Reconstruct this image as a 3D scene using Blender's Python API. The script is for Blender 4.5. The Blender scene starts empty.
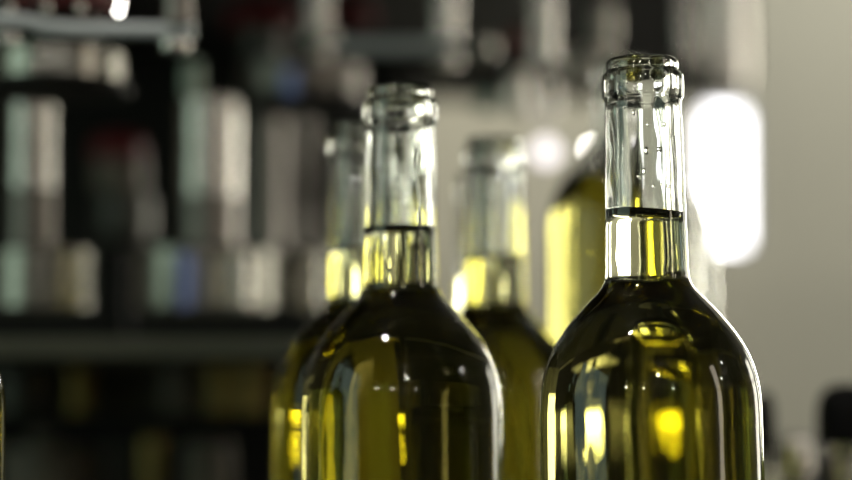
import bpy, bmesh, math, random
from mathutils import Vector, Matrix
random.seed(7)
C = bpy.context.scene.collection
S = bpy.context.scene
PI = math.pi

# ------------------------------------------------------------------ camera
FPX = 2012.0
CAMZ = 1.20
PITCH = math.atan(150.0 / FPX)
cd = bpy.data.cameras.new('camera')
cam = bpy.data.objects.new('camera', cd)
C.objects.link(cam)
cam.location = (0, 0, CAMZ)
cam.rotation_euler = (PI / 2 + PITCH, 0, 0)
cd.sensor_width = 36.0
cd.lens = FPX * 36.0 / 852.0
cd.clip_start = 0.01
cd.dof.use_dof = True
cd.dof.focus_distance = 0.672
cd.dof.aperture_fstop = 4.0
S.camera = cam


def at(px, py, Y):
    """point of the place that stands at depth Y on the sight line of a pixel"""
    u = (px - 426.0) / FPX
    v = (240.0 - py) / FPX
    c, s = math.cos(PITCH), math.sin(PITCH)
    d = Vector((u, c - v * s, s + v * c))
    k = Y / d.y
    return Vector((0, 0, CAMZ)) + d * k


# ------------------------------------------------------------------ materials
def mat(name, base=(0.5, 0.5, 0.5), metal=0.0, rough=0.5, noise=0.0, scale=20.0, stretch=(1, 1, 1),
        spec=0.5, bump=0.0, coat=0.0):
    m = bpy.data.materials.new(name)
    m.use_nodes = True
    nt = m.node_tree
    b = nt.nodes['Principled BSDF']
    b.inputs['Base Color'].default_value = (*base, 1)
    b.inputs['Metallic'].default_value = metal
    b.inputs['Roughness'].default_value = rough
    b.inputs['Specular IOR Level'].default_value = spec
    b.inputs['Coat Weight'].default_value = coat
    if noise > 0 or bump > 0:
        tc = nt.nodes.new('ShaderNodeTexCoord')
        mp = nt.nodes.new('ShaderNodeMapping')
        mp.inputs['Scale'].default_value = stretch
        nz = nt.nodes.new('ShaderNodeTexNoise')
        nz.inputs['Scale'].default_value = scale
        nz.inputs['Detail'].default_value = 4
        nt.links.new(tc.outputs['Object'], mp.inputs['Vector'])
        nt.links.new(mp.outputs['Vector'], nz.inputs['Vector'])
        if noise > 0:
            mr = nt.nodes.new('ShaderNodeMapRange')
            mr.inputs['To Min'].default_value = 1 - noise
            mr.inputs['To Max'].default_value = 1 + noise
            nt.links.new(nz.outputs['Fac'], mr.inputs['Value'])
            mx = nt.nodes.new('ShaderNodeVectorMath')
            mx.operation = 'SCALE'
            mx.inputs[0].default_value = base
            nt.links.new(mr.outputs['Result'], mx.inputs['Scale'])
            nt.links.new(mx.outputs['Vector'], b.inputs['Base Color'])
        if bump > 0:
            bp = nt.nodes.new('ShaderNodeBump')
            bp.inputs['Strength'].default_value = bump
            bp.inputs['Distance'].default_value = 0.001
            nt.links.new(nz.outputs['Fac'], bp.inputs['Height'])
            nt.links.new(bp.outputs['Normal'], b.inputs['Normal'])
    return m


def emis(name, col, strength):
    m = bpy.data.materials.new(name)
    m.use_nodes = True
    nt = m.node_tree
    b = nt.nodes['Principled BSDF']
    b.inputs['Base Color'].default_value = (0.8, 0.8, 0.8, 1)
    b.inputs['Emission Color'].default_value = (*col, 1)
    b.inputs['Emission Strength'].default_value = strength
    return m


def glass(name, ior, col=(1, 1, 1), absorb=None, bump=0.0):
    m = bpy.data.materials.new(name)
    m.use_nodes = True
    nt = m.node_tree
    nt.nodes.clear()
    o = nt.nodes.new('ShaderNodeOutputMaterial')
    g = nt.nodes.new('ShaderNodeBsdfGlass')
    g.inputs['Roughness'].default_value = 0.0
    g.inputs['IOR'].default_value = ior
    g.inputs['Color'].default_value = (*col, 1)
    nt.links.new(g.outputs['BSDF'], o.inputs['Surface'])
    if absorb:
        v = nt.nodes.new('ShaderNodeVolumeAbsorption')
        v.inputs['Color'].default_value = (*absorb[0], 1)
        v.inputs['Density'].default_value = absorb[1]
        nt.links.new(v.outputs['Volume'], o.inputs['Volume'])
    if bump > 0:
        tc = nt.nodes.new('ShaderNodeTexCoord')
        mp = nt.nodes.new('ShaderNodeMapping')
        mp.inputs['Scale'].default_value = (1, 1, 0.25)
        nz = nt.nodes.new('ShaderNodeTexNoise')
        nz.inputs['Scale'].default_value = 130
        nz.inputs['Detail'].default_value = 2
        bp = nt.nodes.new('ShaderNodeBump')
        bp.inputs['Strength'].default_value = bump
        bp.inputs['Distance'].default_value = 0.001
        nt.links.new(tc.outputs['Object'], mp.inputs['Vector'])
        nt.links.new(mp.outputs['Vector'], nz.inputs['Vector'])
        nt.links.new(nz.outputs['Fac'], bp.inputs['Height'])
        nt.links.new(bp.outputs['Normal'], g.inputs['Normal'])
    return m


WINE = ((0.853, 0.822, 0.34), 44.0)
M = dict(
    glass=glass('clear_bottle_glass', 1.52, (0.985, 0.995, 0.985), bump=0.10),
    wine_side=glass('wine_against_glass', 1.345 / 1.52, (1, 1, 1), WINE),
    wine_top=glass('wine_surface', 1.345, (1, 1, 1), WINE),
    drop=glass('water_drop', 1.33),
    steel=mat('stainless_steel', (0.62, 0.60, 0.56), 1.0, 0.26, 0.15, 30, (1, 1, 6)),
    satin=mat('satin_steel', (0.55, 0.53, 0.48), 1.0, 0.40, 0.2, 30, (6, 1, 1)),
    dark_steel=mat('dark_steel', (0.10, 0.10, 0.09), 0.8, 0.42, 0.2, 25),
    bright=mat('polished_aluminium', (0.86, 0.82, 0.76), 1.0, 0.30, 0.06, 30),
    zinc=mat('zinc_grey_paint', (0.62, 0.68, 0.70), 0.0, 0.35, 0.15, 30),
    cupmetal=mat('brushed_cup_steel', (0.38, 0.37, 0.33), 1.0, 0.27, 0.15, 30, (1, 1, 8)),
    dim_steel=mat('tarnished_steel', (0.26, 0.24, 0.22), 1.0, 0.4, 0.2, 30),  # darker grey steel, used for the lower column parts too
    blue_steel=mat('blue_anodised_metal', (0.22, 0.30, 0.62), 0.9, 0.35, 0.1, 30),  # blue tint stands in for a reflection on the steel
    mint=mat('pale_green_plastic', (0.52, 0.66, 0.54), 0.0, 0.4, 0.1, 30),  # flat green in place of a bright reflection
    teal=mat('teal_plastic', (0.08, 0.26, 0.19), 0.0, 0.4, 0.1, 30),  # flat teal in place of a blurred highlight
    olive=mat('olive_grey_paint', (0.14, 0.14, 0.10), 0.0, 0.6, 0.15, 12),
    beige=mat('beige_grey_paint', (0.22, 0.19, 0.15), 0.0, 0.5, 0.15, 12),
    brass=mat('aged_brass', (0.42, 0.32, 0.12), 0.9, 0.42, 0.2, 25),
    black=mat('black_rubber', (0.004, 0.004, 0.004), 0, 0.6, 0.2, 40, spec=0.15),
    housing=mat('dark_painted_housing', (0.009, 0.009, 0.007), 0, 0.7, 0.25, 6),
    red=mat('dark_red_plastic', (0.16, 0.008, 0.012), 0, 0.45, 0.1, 40),
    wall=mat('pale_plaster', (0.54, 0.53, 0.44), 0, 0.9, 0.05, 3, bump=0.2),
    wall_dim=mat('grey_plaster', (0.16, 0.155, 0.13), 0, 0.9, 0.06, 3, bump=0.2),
    floor=mat('grey_epoxy_floor', (0.10, 0.10, 0.095), 0, 0.5, 0.15, 4),
    ceil=mat('grey_ceiling', (0.10, 0.10, 0.09), 0, 0.9, 0.1, 3),
    belt=mat('black_rubber_belt', (0.012, 0.012, 0.011), 0, 0.9, 0.2, 60, spec=0.15),
    frame=mat('window_frame_paint', (0.10, 0.10, 0.10), 0.2, 0.5, 0.05, 20),
    day=emis('daylight_pane', (1.0, 0.98, 1.0), 6.0),
    day_r=emis('warm_daylight_pane', (1.0, 0.86, 0.68), 4.2),
    day_c=emis('pale_daylight_pane', (1.0, 0.96, 0.80), 4.0),  # for the two added panes at right
    day_l=emis('green_daylight_pane', (0.58, 0.84, 0.68), 1.1),
    day_b=emis('overcast_daylight_pane', (1.0, 0.95, 0.80), 17.0),
    lamp=emis('lamp_glow', (1.0, 0.95, 0.88), 45.0),
    pilot=emis('pilot_glow', (1.0, 0.96, 0.88), 26.0),  # self-lit colour of the beads that imitate specular glints
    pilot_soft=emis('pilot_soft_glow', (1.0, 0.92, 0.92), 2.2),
    pilot_teal=emis('pilot_teal_glow', (0.25, 0.55, 0.42), 0.9),
    pilot_blue=emis('pilot_blue_glow', (0.18, 0.26, 0.62), 0.8),
)


# ------------------------------------------------------------------ object helpers
def link(name, bm, material, parent=None, world=True, smooth=True, extra=()):
    """link a bmesh given in world coordinates as ONE mesh object"""
    if parent is not None and world:
        bm.transform(Matrix.Translation(-parent.location))
    me = bpy.data.meshes.new(name)
    bm.to_mesh(me)
    bm.free()
    me.materials.append(material)
    for e in extra:
        me.materials.append(e)
    if smooth:
        for p in me.polygons:
            p.use_smooth = True
        try:
            me.set_sharp_from_angle(angle=math.radians(40))
        except Exception:
            pass
    o = bpy.data.objects.new(name, me)
    C.objects.link(o)
    if parent is not None:
        o.parent = parent
    return o


def recenter(o):
    """move the origin of a top-level mesh to its base"""
    me = o.data
    xs = [v.co for v in me.vertices]
    c = Vector(((min(v.x for v in xs) + max(v.x for v in xs)) / 2, (min(v.y for v in xs) + max(v.y for v in xs)) / 2,
                min(v.z for v in xs)))
    me.transform(Matrix.Translation(-c))
    o.location = c
    return o


def thing(name, label, cat, loc=(0, 0, 0), group=None):
    o = bpy.data.objects.new(name, None)
    C.objects.link(o)
    o.location = loc
    o.empty_display_size = 0.02
    o['label'] = label
    o['category'] = cat
    if group:
        o['group'] = group
    return o


def tag(o, label, cat, group=None):
    o['label'] = label
    o['category'] = cat
    if group:
        o['group'] = group
    return o


def lathe(bm, prof, cx=0, cy=0, n=48, axis='Z', origin=None):
    """revolve a list of (radius, height) about the vertical through cx, cy; closed profile ends at r=0"""
    rings = []
    for r, h in prof:
        if r < 1e-6:
            rings.append([bm.verts.new((cx, cy, h))])
        else:
            rings.append([bm.verts.new((cx + r * math.cos(2 * PI * k / n), cy + r * math.sin(2 * PI * k / n), h))
                          for k in range(n)])
    for a, b in zip(rings, rings[1:]):
        for k in range(n):
            j = (k + 1) % n
            if len(a) == 1 and len(b) == 1:
                continue
            if len(a) == 1:
                bm.faces.new((a[0], b[j], b[k]))
            elif len(b) == 1:
                bm.faces.new((a[k], a[j], b[0]))
            else:
                bm.faces.new((a[k], a[j], b[j], b[k]))
    return bm


def rod(bm, cx, cy, z0, z1, r, n=40, bev=None):
    b = min(r * 0.25, (z1 - z0) * 0.25, 0.002) if bev is None else bev
    lathe(bm, [(0, z0), (r - b, z0), (r, z0 + b), (r, z1 - b), (r - b, z1), (0, z1)], cx, cy, n)
    return bm


def box(bm, x0, x1, y0, y1, z0, z1, bev=0.0):
    vs = [bm.verts.new((x, y, z)) for x in (x0, x1) for y in (y0, y1) for z in (z0, z1)]
    fs = [(0, 1, 3, 2), (4, 6, 7, 5), (0, 4, 5, 1), (2, 3, 7, 6), (0, 2, 6, 4), (1, 5, 7, 3)]
    faces = [bm.faces.new([vs[i] for i in f]) for f in fs]
    if bev > 0:
        edges = set(e for f in faces for e in f.edges)
        bmesh.ops.bevel(bm, geom=list(edges), offset=bev, segments=2, affect='EDGES', profile=0.7)
    return bm


def tube(bm, pts, r, n=16):
    """round tube through points"""
    rings = []
    up = Vector((0, 0, 1))
    for i, p in enumerate(pts):
        a = pts[max(0, i - 1)]
        b = pts[min(len(pts) - 1, i + 1)]
        t = (Vector(b) - Vector(a)).normalized()
        s = t.cross(up)
        if s.length < 1e-3:
            s = t.cross(Vector((0, 1, 0)))
        s.normalize()
        w = s.cross(t).normalized()
        rings.append([bm.verts.new(Vector(p) + s * r * math.cos(2 * PI * k / n) + w * r * math.sin(2 * PI * k / n))
                      for k in range(n)])
    for a, b in zip(rings, rings[1:]):
        for k in range(n):
            j = (k + 1) % n
            bm.faces.new((a[k], b[k], b[j], a[j]))
    bm.faces.new(rings[0][::1])
    bm.faces.new(rings[-1][::-1])
    bmesh.ops.recalc_face_normals(bm, faces=bm.faces)
    return bm


def ball(bm, c, r, seg=24, sc=(1, 1, 1)):
    bmesh.ops.create_uvsphere(bm, u_segments=seg, v_segments=seg // 2, radius=r,
                              matrix=Matrix.Translation(c) @ Matrix.Diagonal((*sc, 1)))
    return bm


def cyl_px(name, x0, x1, y0, y1, Y, m, parent, prof=None, n=48):
    """upright turned part whose left/right/top/bottom are seen at these places, standing at depth Y.
    prof: list of (radius factor, height factor from bottom 0 to top 1)"""
    a = at((x0 + x1) / 2, y1, Y)
    b = at((x0 + x1) / 2, y0, Y)
    r = (at(x1, y0, Y).x - at(x0, y0, Y).x) / 2
    h = b.z - a.z
    bm = bmesh.new()
    if prof is None:
        bv = min(0.002, r * 0.3, h * 0.3)
        prof_w = [(0, a.z), (r - bv, a.z), (r, a.z + bv), (r, b.z - bv), (r - bv, b.z), (0, b.z)]
    else:
        prof_w = [(f * r, a.z + g * h) for f, g in prof]
    lathe(bm, prof_w, a.x, Y, n)
    return link(name, bm, m, parent)


def box_px(name, x0, x1, y0, y1, Y, depth, m, parent=None, bev=0.001):
    a = at(x0, y1, Y)
    b = at(x1, y0, Y)
    bm = bmesh.new()
    box(bm, a.x, b.x, Y, Y + depth, a.z, b.z, bev)
    return link(name, bm, m, parent, smooth=False)


# ------------------------------------------------------------------ wine bottles
H = 0.300           # height of a bottle
# outer profile: (distance below the rim, radius) in millimetres
OUT = [(0.0, 10.4), (0.25, 11.3), (1.0, 12.05), (2.4, 12.35), (3.8, 12.2), (4.7, 12.35), (5.2, 13.2), (6.2, 13.85),
       (8.5, 13.95), (11.5, 14.0), (13.4, 13.95), (14.3, 13.5), (14.9, 13.0), (16.5, 12.95), (22, 13.1), (32, 13.3),
       (45, 13.55), (58, 13.75), (68, 13.95), (74, 14.15), (76.5, 14.6), (78.5, 15.7), (81.5, 18.4), (85, 21.8),
       (89, 25.4), (93.5, 29.0), (98, 31.9), (103, 34.3), (108, 35.9), (113, 36.9), (119, 37.4), (128, 37.5),
       (160, 37.5), (200, 37.5), (250, 37.5), (288, 37.5), (294, 37.0), (298, 35.0), (299.7, 32.0)]
# inner profile
INN = [(0.0, 9.6), (0.4, 9.3), (1.5, 9.2), (12, 9.25), (20, 9.35), (45, 9.6), (65, 9.9), (73, 10.1), (77, 10.9),
       (80, 12.8), (83.5, 16.4), (87, 20.2), (91.5, 24.6), (96, 28.0), (101, 30.9), (106, 32.9), (112, 34.2),
       (118, 34.8), (130, 34.95), (160, 35.0), (200, 35.0), (250, 35.0), (282, 35.0), (288, 34.2), (292, 31.0)]


def smooth_profile(pts, step=1.2):
    """Catmull-Rom through the points, in steps fine enough to shade smoothly"""
    out = []
    P = [pts[0]] + list(pts) + [pts[-1]]
    for i in range(1, len(P) - 2):
        p0, p1, p2, p3 = P[i - 1], P[i], P[i + 1], P[i + 2]
        L = math.hypot(p2[0] - p1[0], p2[1] - p1[1])
        k = max(1, min(10, int(L / step)))

        def tang(a, b, c):
            # monotone-ish, non uniform tangent per unit of length
            la = max(1e-6, math.hypot(b[0] - a[0], b[1] - a[1]))
            lc = max(1e-6, math.hypot(c[0] - b[0], c[1] - b[1]))
            ta = ((b[0] - a[0]) / la, (b[1] - a[1]) / la)
            tc_ = ((c[0] - b[0]) / lc, (c[1] - b[1]) / lc)
            w = lc / (la + lc)
            return (ta[0] * w + tc_[0] * (1 - w), ta[1] * w + tc_[1] * (1 - w))
        m1 = tang(p0, p1, p2) if i > 1 else ((p2[0] - p1[0]) / L, (p2[1] - p1[1]) / L)
        m2 = tang(p1, p2, p3) if i < len(P) - 3 else ((p2[0] - p1[0]) / L, (p2[1] - p1[1]) / L)
        for j in range(k):
            t = j / k
            h00 = 2 * t ** 3 - 3 * t ** 2 + 1
            h10 = t ** 3 - 2 * t ** 2 + t
            h01 = -2 * t ** 3 + 3 * t ** 2
            h11 = t ** 3 - t ** 2
            out.append((h00 * p1[0] + h10 * L * m1[0] + h01 * p2[0] + h11 * L * m2[0],
                        h00 * p1[1] + h10 * L * m1[1] + h01 * p2[1] + h11 * L * m2[1]))
    out.append(pts[-1])
    return out


OUTS = smooth_profile(OUT)
INNS = smooth_profile(INN)
NSEG = 144


def wob_in(th, d, seed):
    """how the blown inner wall wanders, mm"""
    neck = max(0.0, min(1.0, (76 - d) / 6.0))
    a = 0.27 * neck + 0.10
    s = seed * 1.7
    return a * (math.sin(2 * th + s + d * 0.010) + 0.7 * math.sin(3 * th + 2 * s - d * 0.016)
                + 0.45 * math.sin(5 * th + 3.1 * s + d * 0.02) + 0.30 * neck * math.sin(8 * th + s + d * 0.045)
                + 0.25 * neck * math.sin(0.33 * d + 2 * th + s)) * 0.6


def wob_out(th, d, seed):
    s = seed * 0.9 + 0.4
    return 0.05 * (math.sin(2 * th + s) + 0.6 * math.sin(3 * th + 1.3 * s + d * 0.02))


def inner_r(d):
    for a, b in zip(INNS, INNS[1:]):
        if a[0] <= d <= b[0]:
            t = (d - a[0]) / max(1e-9, b[0] - a[0])
            return a[1] + (b[1] - a[1]) * t
    return INNS[-1][1]


def bottle_meshes(seed, fill, slope, foot_up=0.0):
    """fill: wine level below the rim in mm; slope: mm per mm towards +x (positive = lower on the right)"""
    # the wall of glass: foot, outside, rim, dry inside down to the wine
    bm = bmesh.new()
    rings = []

    def ring(fr, fz):
        return [bm.verts.new((fr(t) * math.cos(t) / 1000, fr(t) * math.sin(t) / 1000, fz(t) / 1000))
                for t in (2 * PI * k / NSEG for k in range(NSEG))]

    def contact(t):
        r = inner_r(fill)
        return fill + slope * r * math.cos(t)
    c0 = bm.verts.new((0, 0, (300 - 270.0 + foot_up) / 1000))
    foot = [(12, 272), (22, 283), (28, 295), (30, 299.6), (31, 300)]
    rr = [[c0]]
    for r, d in [(r, d - foot_up) for r, d in foot]:
        rr.append(ring(lambda t, r=r: r, lambda t, d=d: 300 - d))
    for d, r in reversed(OUTS):
        rr.append(ring(lambda t, r=r, d=d: r + wob_out(t, d, seed) * (1 if 16 < d < 290 else 0.3), lambda t, d=d: 300 - d))
    dry = [p for p in INNS if p[0] < fill - 3]
    for d, r in dry:
        rr.append(ring(lambda t, r=r, d=d: r + wob_in(t, d, seed) * (0 if d < 1 else 1), lambda t, d=d: 300 - d))
    rr.append(ring(lambda t: inner_r(contact(t)) + wob_in(t, contact(t), seed), lambda t: 300 - contact(t) + 0.02))
    for a, b in zip(rr, rr[1:]):
        for k in range(NSEG):
            j = (k + 1) % NSEG
            if len(a) == 1:
                bm.faces.new((a[0], b[j], b[k]))
            else:
                bm.faces.new((a[k], a[j], b[j], b[k]))
    bmesh.ops.translate(bm, verts=bm.verts, vec=(0, 0, -foot_up / 1000))
    gm = bmesh_to(bm, 'bottle_glass', [M['glass']])
    # the wine: touches the glass everywhere below the level
    bm = bmesh.new()
    rr = [[bm.verts.new((0, 0, (300 - fill - 1.98) / 1000))]]
    R = inner_r(fill)
    topn = 0
    for f, men in ((0.3, 0.9), (0.6, 0.88), (0.78, 0.75), (0.88, 0.5), (0.95, 0.22), (1.0, 0.0)):
        def fr(t, f=f):
            return f * (inner_r(contact(t)) + wob_in(t, contact(t), seed))

        def fz(t, f=f, men=men):
            return 300 - (fill + slope * R * f * math.cos(t)) - men * 2.2
        rr.append(ring(fr, fz))
        topn += 1
    wet = [p for p in INNS if p[0] > fill + 3]
    for d, r in wet:
        rr.append(ring(lambda t, r=r, d=d: r + wob_in(t, d, seed), lambda t, d=d: 300 - d))
    for r, d in ((26, 287 - foot_up), (20, 276 - foot_up), (10, 266 - foot_up)):
        rr.append(ring(lambda t, r=r: r, lambda t, d=d: 300 - d))
    rr.append([bm.verts.new((0, 0, (300 - 264 + foot_up) / 1000))])
    for i, (a, b) in enumerate(zip(rr, rr[1:])):
        for k in range(NSEG):
            j = (k + 1) % NSEG
            if len(a) == 1:
                f = bm.faces.new((a[0], b[k], b[j]))
            elif len(b) == 1:
                f = bm.faces.new((a[j], a[k], b[0]))
            else:
                f = bm.faces.new((a[j], a[k], b[k], b[j]))
            f.material_index = 1 if i < topn else 0
    bmesh.ops.translate(bm, verts=bm.verts, vec=(0, 0, -foot_up / 1000))
    wm = bmesh_to(bm, 'wine', [M['wine_side'], M['wine_top']])
    return gm, wm


def bmesh_to(bm, name, mats):
    bm.normal_update()
    me = bpy.data.meshes.new(name)
    bm.to_mesh(me)
    bm.free()
    for m in mats:
        me.materials.append(m)
    for p in me.polygons:
        p.use_smooth = True
    return me


def put_bottle(px, Y, meshes, label, base=None, lean=0.0, spin=0.0, group='wine bottles standing on the bottling line'):
    g, w = meshes
    p = at(px, 398, Y)
    z = BASE if base is None else base
    root = thing('wine_bottle', label, 'bottle', (p.x, Y, z), group)
    root.rotation_euler = (0, lean, spin)
    for n, me in (('bottle_glass', g), ('wine', w)):
        o = bpy.data.objects.new(n, me)
        C.objects.link(o)
        o.parent = root
        if n == 'wine':
            o['label'] = 'pale yellow-green white wine'
    return root


LONG = (OUT, INN)


def shorten(pts, cut=34.0):
    return [(d if d < 16 else (16 + (d - 16) * (57.0 - cut) / 57.0 if d < 73 else d - cut), q) for d, q in pts]


def short_bottle_meshes(seed, fill):
    """the same bottle with a shorter neck; heights are measured from a rim that sits lower"""
    global OUTS, INNS
    keep = OUTS, INNS
    OUTS = smooth_profile([p for p in shorten(OUT) if p[0] < 266] )
    INNS = smooth_profile([p for p in shorten(INN) if p[0] < 262])
    g, w = bottle_meshes(seed, fill, 0.0, foot_up=34.0)
    OUTS, INNS = keep
    return g, w


RIM = at(644, 58.5, 0.683).z
BASE = RIM - H
mA = bottle_meshes(1.0, 52.3, 0.10)
mB = bottle_meshes(2.6, 52.5, 0.0)
mC = bottle_meshes(4.1, 53.0, 0.0)
mD = short_bottle_meshes(5.3, 61.0)

b1 = put_bottle(658.5, 0.683, mA, 'sharp clear glass bottle of white wine at right, largest and nearest', lean=math.radians(-0.9))
b2 = put_bottle(404.5, 0.747, mB, 'slightly blurred wine bottle left of the sharp front bottle', lean=math.radians(-0.35))
b3 = put_bottle(360, 0.85, mC, 'blurred wine bottle peeping out left behind the second bottle, bright yellow edge')
b4 = put_bottle(495, 0.90, mC, 'blurred wine bottle in the gap between the two front bottles')
b0 = put_bottle(-106, 0.69, mB, 'wine bottle cut by the left frame edge, only its rim of glass showing')
PED = BASE + 0.086
b5 = put_bottle(624, 1.00, mD, 'strongly blurred raised wine bottle glowing yellow left of the sharp bottle neck', base=PED)
b7 = put_bottle(399, 0.985, mB, 'wine bottle standing directly behind the second bottle, almost hidden by it')
b8 = put_bottle(483, 1.055, mC, 'far wine bottle standing directly behind the middle back bottle, mostly hidden by it')
b6 = put_bottle(652, 1.20, mD, 'farthest raised wine bottle, a yellow blur between the sharp neck and the bright window', base=PED + 0.012)


def drops(root, specs, seed):
    """drops that ran down inside the neck, one mesh per bottle"""
    bm = bmesh.new()
    for th, d, r, st in specs:
        rr = (inner_r(d) + wob_in(th, d, seed)) / 1000 - r * 0.25
        ball(bm, (rr * math.cos(th), rr * math.sin(th), (300 - d) / 1000), r, 12, (1, 1, st))
    o = link('condensation_drops', bm, M['drop'], root, world=False)
    o['label'] = 'small clear drops inside the neck'
    return o


random.seed(3)
sp = [(-1.15, 32.5, 0.0010, 1.0), (-0.95, 24, 0.0006, 1.4), (-1.6, 33, 0.0007, 2.0), (-1.7, 40, 0.0006, 2.2),
      (-1.4, 45, 0.0005, 1.5), (-2.0, 20, 0.0006, 1.7)]
for k in range(12):
    sp.append((random.uniform(-PI, 0), random.uniform(8, 50), random.uniform(0.0003, 0.0005), random.uniform(1, 2)))
drops(b1, sp, 1.0)
sp = [(-1.55, 16.0, 0.0009, 1.0), (-1.55, 19.5, 0.0010, 1.2), (-1.0, 47, 0.0007, 1.5), (-0.9, 30, 0.0007, 1.5)]
for k in range(8):
    sp.append((random.uniform(-PI, 0), random.uniform(8, 50), random.uniform(0.0003, 0.0005), random.uniform(1, 2)))
drops(b2, sp, 2.6)

# ------------------------------------------------------------------ conveyor table under the bottles
cv = thing('conveyor_table', 'low steel conveyor table carrying the wine bottles', 'conveyor', (0, 0.95, 0))
bm = bmesh.new()
box(bm, -0.60, 0.60, 0.60, 1.30, BASE - 0.012, BASE, 0.002)
link('belt', bm, M['belt'], cv, smooth=False)
for yy in (0.590, 1.302):
    bm = bmesh.new()
    box(bm, -0.60, 0.60, yy, yy + 0.008, BASE - 0.09, BASE + 0.006, 0.001)
    link('side_rail', bm, M['satin'], cv, smooth=False)
for xx in (-0.55, 0.55):
    for yy in (0.63, 1.27):
        bm = bmesh.new()
        rod(bm, xx, yy, 0, BASE - 0.012, 0.02)
        link('leg', bm, M['steel'], cv)

# risers carrying the yellow bottles
for bb, lab in ((b5, 'dark riser under the nearer raised yellow bottle'), (b6, 'dark riser under the farthest raised yellow bottle')):
    cx, cy, pz = bb.location
    pd = thing('bottle_riser', lab, 'machine part', (cx, cy, BASE), 'risers under the raised bottles')
    bm = bmesh.new()
    rod(bm, cx, cy, pz - 0.010, pz, 0.036)
    link('top_plate', bm, M['belt'], pd)
    bm = bmesh.new()
    rod(bm, cx, cy, BASE + 0.008, pz - 0.010, 0.012)
    link('post', bm, M['dark_steel'], pd)
    bm = bmesh.new()
    rod(bm, cx, cy, BASE, BASE + 0.008, 0.034)
    link('foot', bm, M['dark_steel'], pd)

# ------------------------------------------------------------------ the filling machine, far left
CUP = [(0, 0), (0.90, 0), (0.97, 0.05), (0.97, 0.30), (1.0, 0.34), (1.0, 0.90), (0.95, 1.0), (0, 1.0)]
FLANGE = [(0, 0), (0.98, 0), (1.0, 0.1), (1.0, 0.3), (0.92, 0.36), (0.92, 0.90), (0.97, 0.94), (0.97, 1.0), (0, 1.0)]
ROD = [(0, 0), (1.0, 0), (1.0, 0.46), (0.93, 0.465), (0.93, 0.50), (1.0, 0.505), (1.0, 1), (0, 1)]
NUT = [(0, 0), (0.8, 0), (1, 0.2), (1, 0.8), (0.8, 1), (0, 1)]
DOME = [(0, 0), (1, 0), (1, 0.5), (0.92, 0.75), (0.7, 0.92), (0.35, 1), (0, 1)]

bodyp = at(180, 400, 1.6)
fm = thing('filling_machine', 'dark blurred frame of the bottle filling machine at left', 'machine', (bodyp.x, 1.7, 0))


def world_box(name, x0, x1, y0, y1, z0, z1, m, parent, bev=0.002):
    bm = bmesh.new()
    box(bm, x0, x1, y0, y1, z0, z1, bev)
    return link(name, bm, m, parent, smooth=False)


# dark backing behind everything, its colour standing in for the unlit interior
a = at(-190, 300, 2.0)
b = at(405, 300, 2.0)
world_box('cabinet', a.x, b.x, 2.0, 2.25, 0.0, 1.95, M['housing'], fm)
a = at(405, 103, 2.05)
b = at(752, 0, 2.05)
a.z = at(0, 80, 2.05).z
world_box('overhead_beam', a.x - 0.01, b.x, 2.05, 2.2, a.z, 1.95, M['housing'], fm)
# work deck and its skirt
Yd = 1.45
Yp = 1.10
a = at(-190, 357, Yd)
b = at(440, 336, Yd)
world_box('deck_plate', a.x, b.x, Yp, 2.0, at(0, 357, Yp).z, at(0, 337, Yp).z, M['olive'], fm)
cyl_px('tie_rod', 174, 190, 251, 309, 1.2, M['blue_steel'], fm)  # blue reflection strip of the wide cup, built as a rod
cyl_px('tie_rod', 230, 250, 251, 309, 1.2, M['steel'], fm)  # beige highlight strip of the same cup, built as a rod
a2 = at(-190, 416, Yd)
world_box('deck_skirt', a.x, b.x - 0.01, Yd + 0.02, Yd + 0.05, a2.z, at(0, 357, Yp).z, M['olive'], fm)
world_box('rear_guard', 0.34, 1.02, 1.75, 1.95, 0.0, at(0, 447, 1.75).z, M['housing'], fm)
world_box('lower_cabinet', a.x, b.x - 0.02, Yd + 0.12, 2.0, 0.0, at(0, 357, Yp).z, M['housing'], fm)
for x0, x1, y0, y1, mm in ((66, 93, 366, 415, 'brass'), (160, 204, 364, 412, 'beige'), (207, 234, 364, 414, 'brass'),
                           (238, 268, 362, 414, 'brass'), (-10, 60, 368, 412, 'dark_steel')):
    cyl_px('roller', x0, x1, y0, y1, Yd - 0.01, M[mm], fm)
for x0, x1, y0, y1, mm in ((0, 98, 446, 520, 'beige'), (30, 58, 430, 446, 'beige'), (140, 163, 438, 520, 'brass'),
                           (184, 232, 442, 520, 'beige'), (105, 125, 445, 520, 'dark_steel')):
    cyl_px('bearing_block', x0, x1, y0, y1, Yd - 0.02, M[mm], fm, CUP)
HZ = at(0, -240, 1.0).z
world_box('head_plate', at(-190, 0, 2.0).x, at(560, 0, 2.05).x, 0.90, 2.03, HZ + 0.012, HZ + 0.04, M['housing'], fm)
# columns that carry the head
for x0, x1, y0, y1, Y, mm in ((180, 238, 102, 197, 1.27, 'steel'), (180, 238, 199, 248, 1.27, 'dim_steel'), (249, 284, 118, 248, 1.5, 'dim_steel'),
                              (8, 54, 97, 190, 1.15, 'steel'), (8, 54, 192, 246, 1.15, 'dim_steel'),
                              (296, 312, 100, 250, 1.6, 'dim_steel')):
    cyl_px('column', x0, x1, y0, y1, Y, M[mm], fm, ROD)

GV = 'filling valves of the bottling machine'


def valve(cx, Y, label, cup, collar, drum, neckx, bar, red, mats):
    r = thing('filling_valve', label, 'filling valve', at(cx, 310, Y), GV)
    cyl_px('valve_cup', *cup, Y, M['steel'], r, CUP)
    if drum:
        cyl_px('valve_drum', *drum, Y, M['steel'], r, FLANGE)
    if neckx:
        cyl_px('spindle', *neckx, Y, M['steel'], r, ROD)
    if red:
        cyl_px('red_cap', *red, Y, M['red'], r, DOME)
    return r


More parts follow.
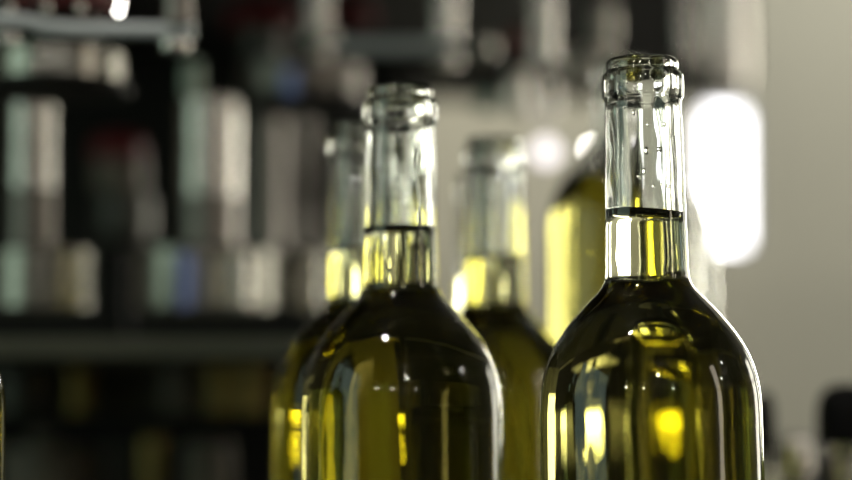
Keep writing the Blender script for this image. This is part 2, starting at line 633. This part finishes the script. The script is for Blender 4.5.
# near left valve: cup below the column, drum and red cap above
v1 = thing('filling_valve', 'near filling valve at the upper left corner with chrome crossbar and dark red cap', 'filling valve', at(50, 308, 1.04), GV)
cyl_px('valve_drum', -8, 123, 52, 86, 1.04, M['cupmetal'], v1)
cyl_px('red_cap', 12, 116, -40, 11, 1.02, M['red'], v1, DOME)
cyl_px('stem', 30, 100, 11, 52, 1.04, M['dark_steel'], v1)
cyl_px('rim_plate', -16, 131, 86, 95, 1.04, M['housing'], v1)
bm = bmesh.new()
pts = [at(-30, 21, 0.94), at(0, 20, 0.94), at(25, 22, 0.94), at(50, 28, 0.94), at(80, 30, 0.94), at(194, 31, 0.94)]
tube(bm, pts, 0.0037, 20)
link('crossbar', bm, M['zinc'], v1)
cyl_px('bar_nut', -4, 18, 33, 45, 0.94, M['steel'], v1, NUT)
cyl_px('bar_nut', 160, 190, 38, 53, 0.94, M['steel'], v1, NUT)
cyl_px('bar_post', 164, 192, -302, 27, 0.94, M['dim_steel'], v1)
for x in (10, 46, 80):
    cyl_px('cap_nut', x - 4, x + 4, 3, 11, 0.93, M['bright'], v1, NUT)

v1c = thing('bottle_cup', 'blurred steel cup at the left edge of the machine deck', 'cup', at(44, 310, 1.16))
cyl_px('cup_body', -8, 92, 248, 311, 1.16, M['cupmetal'], v1c)
v2c = thing('bottle_cup', 'widest blurred steel cup behind the blue rod on the machine deck', 'cup', at(206, 310, 1.27))
cyl_px('cup_body', 135, 276, 249, 311, 1.27, M['cupmetal'], v2c)
v3c = thing('bottle_cup', 'narrow blurred steel cup left of the second wine bottle', 'cup', at(306, 310, 1.3))
cyl_px('cup_body', 291, 322, 250, 311, 1.3, M['cupmetal'], v3c)

v2 = thing('filling_valve', 'middle filling valve with post collar and dark drum above the bright columns', 'filling valve', at(300, 100, 1.4), GV)
cyl_px('valve_drum', 240, 362, 66, 100, 1.40, M['dim_steel'], v2)
cyl_px('red_cap', 226, 300, 4, 28, 1.45, M['red'], v2, DOME)
cyl_px('stem', 240, 285, 28, 62, 1.42, M['dark_steel'], v2)
cyl_px('rim_plate', 246, 366, 100, 111, 1.40, M['housing'], v2)
cyl_px('bar_post', 304, 330, -74, 30, 1.30, M['steel'], v2)
cyl_px('post_collar', 300, 336, 30, 45, 1.30, M['steel'], v2, NUT)
cyl_px('bar_nut', 311, 329, 46, 60, 1.30, M['bright'], v2, NUT)
bm = bmesh.new()
tube(bm, [at(330, 46, 1.25), at(400, 47, 1.25), at(463, 46, 1.25)], 0.0052, 20)
link('crossbar', bm, M['zinc'], v2)

cyl_px('drum_stud', 282, 296, 68, 96, 1.335, M['blue_steel'], v2)  # blue highlight of the drum, built as a tinted part

v3 = thing('filling_valve', 'filling valve above the second bottle with two posts and dark red cap', 'filling valve', at(440, 100, 1.5), GV)
cyl_px('red_cap', 330, 376, 2, 24, 1.5, M['red'], v3, DOME)
cyl_px('bar_post', 430, 460, -81.5, 70, 1.28, M['steel'], v3)
cyl_px('bar_post', 528, 556, -81.5, 66, 1.28, M['steel'], v3)
cyl_px('bar_nut', 474, 496, 36, 56, 1.35, M['steel'], v3, NUT)
cyl_px('red_cap', 505, 528, 30, 50, 1.4, M['red'], v3, DOME)
cyl_px('nozzle', 506, 532, 72, 114, 1.4, M['bright'], v3, CUP)
cyl_px('nozzle', 532, 556, 80, 116, 1.5, M['steel'], v3, CUP)
cyl_px('nozzle', 475, 497, 93, 111, 1.4, M['teal'], v3, CUP)  # teal light blob given as a coloured part
cyl_px('collar', 572, 612, 50, 80, 1.5, M['bright'], v3, NUT)
cyl_px('collar', 588, 616, 0, 44, 1.55, M['satin'], v3, NUT)
cyl_px('collar', 556, 572, 44, 78, 1.5, M['steel'], v3, NUT)

# capped piston standing among the columns
ps = thing('capped_piston', 'blurred steel piston with a dark red cap between the left columns', 'machine part', at(118, 310, 1.5))
cyl_px('red_cap', 91, 145, 134, 161, 1.5, M['red'], ps, DOME)
cyl_px('upper_sleeve', 93, 147, 162, 192, 1.5, M['beige'], ps, CUP)
cyl_px('lower_sleeve', 96, 152, 196, 245, 1.5, M['dark_steel'], ps, CUP)
cyl_px('piston_rod', 112, 130, 245, 336, 1.5, M['black'], ps)
cyl_px('sight_tube', 182, 202, 62, 98, 1.22, M['mint'], fm, NUT)  # green highlight above the column, given as a coloured part

# glowing beads added in place of round glints on the machine
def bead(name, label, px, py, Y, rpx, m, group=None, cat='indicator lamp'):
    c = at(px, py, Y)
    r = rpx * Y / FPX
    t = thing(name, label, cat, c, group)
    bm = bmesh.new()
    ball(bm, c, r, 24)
    link('lens', bm, m, t)  # glowing ball that imitates a glint
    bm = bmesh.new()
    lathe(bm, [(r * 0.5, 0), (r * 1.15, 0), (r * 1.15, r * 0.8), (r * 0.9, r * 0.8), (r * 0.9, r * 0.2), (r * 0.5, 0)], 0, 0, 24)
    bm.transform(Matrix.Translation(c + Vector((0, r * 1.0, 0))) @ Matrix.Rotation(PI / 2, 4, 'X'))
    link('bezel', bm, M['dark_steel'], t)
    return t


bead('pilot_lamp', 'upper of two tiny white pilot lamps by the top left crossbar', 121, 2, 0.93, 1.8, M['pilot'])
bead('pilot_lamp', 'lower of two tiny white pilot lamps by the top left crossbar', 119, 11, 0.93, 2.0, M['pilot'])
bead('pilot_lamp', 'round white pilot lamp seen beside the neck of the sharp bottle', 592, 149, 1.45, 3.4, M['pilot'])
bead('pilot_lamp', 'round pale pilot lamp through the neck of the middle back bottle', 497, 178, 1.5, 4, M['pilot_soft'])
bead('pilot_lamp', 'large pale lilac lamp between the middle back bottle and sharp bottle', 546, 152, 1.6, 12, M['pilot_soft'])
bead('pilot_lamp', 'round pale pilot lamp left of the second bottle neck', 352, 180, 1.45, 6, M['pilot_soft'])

# ------------------------------------------------------------------ right side: posts and clamps
pt = thing('hanging_tubes', 'pale blurred tubes hanging above the bright window', 'pipe', at(712, 80, 1.9))
for x0, x1, y1, mm in ((676, 700, 62, 'steel'), (706, 748, 84, 'bright')):
    cyl_px('tube', x0, x1, -238, y1, 1.9, M[mm], pt, ROD)

GK = 'black clamp knobs low at the right'
Yk = 1.0


def clamp(label, x0, x1, y0, y1, Y, m):
    c = at((x0 + x1) / 2, 560, Y)
    t = thing('clamp_knob', label, 'knob', (c.x, Y, RAILZ), GK)
    cyl_px('knob', x0, x1, y0, y1, Y, M['black'], t, DOME)
    w = (x1 - x0)
    cyl_px('collar', x0 + w * 0.2, x1 - w * 0.2, y1, y1 + 14, Y, M[m], t, NUT)
    r = (w * 0.22) * Y / FPX
    bm = bmesh.new()
    rod(bm, c.x, Y, RAILZ, at(0, y1 + 14, Y).z, r)
    link('stud', bm, M['steel'], t)
    return t


RAILZ = at(0, 520, 1.0).z
clamp('large black clamp knob at the right frame edge', 817, 878, 384, 442, 1.0, 'steel')
clamp('narrow black clamp knob just right of the sharp bottle', 754, 776, 392, 452, 1.05, 'dark_steel')
clamp('lowest and smallest black clamp knob beside the sharp bottle', 776, 790, 446, 466, 1.05, 'steel')
gr = thing('guide_rail', 'dark steel guide rail carrying the clamp knobs', 'rail', (at(800, 500, 1.02).x, 1.02, BASE))
bm = bmesh.new()
a = at(745, 500, 1.02)
b = at(905, 500, 1.02)
box(bm, a.x, b.x, 0.985, 1.065, RAILZ - 0.02, RAILZ, 0.002)
link('rail', bm, M['dark_steel'], gr, smooth=False)
bm = bmesh.new()
rod(bm, (a.x + b.x) / 2, 1.03, BASE, RAILZ - 0.02, 0.012)
link('post', bm, M['dark_steel'], gr)
nt_ = thing('bolt_head', 'pale grey domed bolt head among the black knobs at lower right', 'bolt', (at(800, 480, 1.00).x, 1.00, RAILZ))
cyl_px('dome', 786, 814, 438, 472, 1.00, M['bright'], nt_, DOME)
bm = bmesh.new()
rod(bm, at(800, 480, 1.00).x, 1.00, RAILZ, at(0, 472, 1.00).z, 0.004)
link('shank', bm, M['steel'], nt_)


# ------------------------------------------------------------------ the room
def struct(name, bm, m, parent=None, smooth=False):
    o = link(name, bm, m, parent, world=False, smooth=smooth)
    if parent is None:
        o['kind'] = 'structure'
    return o


X0, X1, Y0, Y1, ZT = -2.2, 2.2, -2.4, 3.4, 3.0
bm = bmesh.new(); box(bm, X0, X1, Y0, Y1, -0.1, 0); struct('floor', bm, M['floor'])
bm = bmesh.new(); box(bm, X0, X1, Y0, Y1, ZT, ZT + 0.1); struct('ceiling', bm, M['ceil'])


def wall(name, axis, pos, thick, a0, a1, holes, m):
    """wall with window holes: holes = [(a0, a1, z0, z1)] cut out by building around them"""
    bm = bmesh.new()
    cuts = sorted(set([a0, a1] + [h[0] for h in holes] + [h[1] for h in holes]))
    for p, q in zip(cuts, cuts[1:]):
        hs = [h for h in holes if h[0] <= p and h[1] >= q]
        spans = [(0, ZT)] if not hs else []
        if hs:
            z = 0
            for h in sorted(hs, key=lambda h: h[2]):
                spans.append((z, h[2])); z = h[3]
            spans.append((z, ZT))
        for s0, s1 in spans:
            if axis == 'Y':
                box(bm, p, q, pos, pos + thick, s0, s1)
            else:
                box(bm, pos, pos + thick, p, q, s0, s1)
    return struct(name, bm, m)


def window(name, axis, pos, a0, a1, z0, z1, pane, bars_a=(), bars_z=(), t=0.025):
    """pane set in the wall thickness, with frame and bars"""
    bm = bmesh.new()

    def bx(p0, p1, q0, q1, d0, d1):
        if axis == 'Y':
            box(bm, p0, p1, pos + d0, pos + d1, q0, q1)
        else:
            box(bm, pos + d0, pos + d1, p0, p1, q0, q1)
    bx(a0, a0 + t, z0, z1, 0, 0.04); bx(a1 - t, a1, z0, z1, 0, 0.04)
    bx(a0 + t, a1 - t, z0, z0 + t, 0, 0.04); bx(a0 + t, a1 - t, z1 - t, z1, 0, 0.04)
    for b_ in bars_a:
        bx(b_ - t / 2, b_ + t / 2, z0 + t, z1 - t, 0.0, 0.04)
    for b_ in bars_z:
        bx(a0 + t, a1 - t, b_ - t / 2, b_ + t / 2, 0.0, 0.04)
    w = struct(name, bm, M['frame'])
    bm = bmesh.new()
    if axis == 'Y':
        box(bm, a0, a1, pos + 0.042, pos + 0.05, z0, z1)
    else:
        box(bm, pos + 0.042, pos + 0.05, a0, a1, z0, z1)
    o = link('pane', bm, pane, w, world=False, smooth=False)
    return w


# narrow bright window seen right of the sharp bottle's neck
p0, p1 = at(704, 247, Y1), at(748, 106, Y1)
W1 = (p0.x, p1.x, p0.z, p1.z)
# tall window farther right, outside the frame but refracted in the bottles
W2 = (0.86, 1.42, 1.095, 2.0)
W6 = (1.80, 2.15, 0.9, 2.0)  # added unseen pane, brightens the yellow edge of the third bottle
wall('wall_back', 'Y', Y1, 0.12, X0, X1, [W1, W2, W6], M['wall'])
window('window_1', 'Y', Y1, *W1, M['day'], t=0.004)
window('window_5', 'Y', Y1, *W6, M['day_c'], bars_z=(1.6,))
window('window_2', 'Y', Y1, *W2, M['day_b'], bars_z=(1.6,))
W3 = (-0.28, 0.02, 0.9, 2.5)
W7 = (2.4, 3.2, 0.9, 2.0)  # second added pane for that bottle edge, out of view
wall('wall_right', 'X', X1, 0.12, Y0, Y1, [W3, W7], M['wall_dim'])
window('window_6', 'X', X1, *W7, M['day_c'], bars_z=(1.6,))
window('window_3', 'X', X1, *W3, M['day_r'], bars_z=(1.7,))
W4 = (-1.1, 0.7, 0.9, 2.5)
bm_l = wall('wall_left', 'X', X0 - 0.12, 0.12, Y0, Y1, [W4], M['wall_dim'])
wl = window('window_4', 'X', X0 - 0.06, *W4, M['day_l'], bars_a=(-0.15,))
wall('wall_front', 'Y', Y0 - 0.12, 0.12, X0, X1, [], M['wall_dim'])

# ceiling spot lamps behind the camera, mirrored as dots in the shoulders
GL = 'small ceiling spot lamps behind the camera'
for x, y, z, r in ((0.20, -1.75, 2.50, 0.085), (-1.2, -1.4, 1.95, 0.045), (-0.42, -1.6, 1.9, 0.04), (0.80, -1.6, 1.9, 0.04),
                   (2.0, 0.5, 2.2, 0.045), (1.95, 0.25, 1.85, 0.035)):
    t = thing('spot_lamp', 'small round spot lamp hanging from the ceiling', 'lamp', (x, y, z), GL)
    bm = bmesh.new(); ball(bm, (x, y, z), r, 20); link('bulb', bm, M['lamp'], t)
    bm = bmesh.new(); rod(bm, x, y, z + r * 0.8, ZT, 0.006); link('cord', bm, M['black'], t)


def area(name, loc, target, sx, sy, power, col):
    ld = bpy.data.lights.new(name, 'AREA')
    ld.shape = 'RECTANGLE'
    ld.size = sx; ld.size_y = sy
    ld.energy = power
    ld.color = col
    o = bpy.data.objects.new(name, ld)
    C.objects.link(o)
    o.location = loc
    o.rotation_euler = (Vector(target) - Vector(loc)).to_track_quat('-Z', 'Y').to_euler()
    return o


area('ceiling_light_back', (1.0, 2.55, 2.75), (0.95, 3.4, 1.75), 0.9, 0.25, 15, (1.0, 0.97, 0.90))
area('ceiling_light_front', (-0.5, 0.2, 2.9), (-0.3, 1.4, 1.3), 0.1, 0.1, 9, (1.0, 0.93, 0.82))  # added fill light, brightens the crossbars and machine front

sl = bpy.data.lights.new('wall_spot', 'SPOT')  # added light, brightens the middle of the back wall
sl.energy = 28
sl.spot_size = math.radians(48)
sl.spot_blend = 1.0
sl.shadow_soft_size = 0.06
sl.color = (1.0, 0.91, 0.76)
so = bpy.data.objects.new('wall_spot', sl)
C.objects.link(so)
so.location = (0.0, 2.5, 2.5)
so.rotation_euler = (Vector((0.06, 3.4, 1.42)) - so.location).to_track_quat('-Z', 'Y').to_euler()

# ------------------------------------------------------------------ world and render settings
w = bpy.data.worlds.new('world')
S.world = w
w.use_nodes = True
w.node_tree.nodes['Background'].inputs['Color'].default_value = (0.5, 0.55, 0.5, 1)
w.node_tree.nodes['Background'].inputs['Strength'].default_value = 0.03
S.view_settings.view_transform = 'Standard'
S.view_settings.look = 'None'
S.view_settings.exposure = 0.0
S.view_settings.gamma = 1.0
S.view_settings.use_curve_mapping = False
S.cycles.max_bounces = 24
S.cycles.transmission_bounces = 24
S.cycles.glossy_bounces = 8
S.cycles.diffuse_bounces = 3
S.cycles.sample_clamp_indirect = 12
S.cycles.use_denoising = True
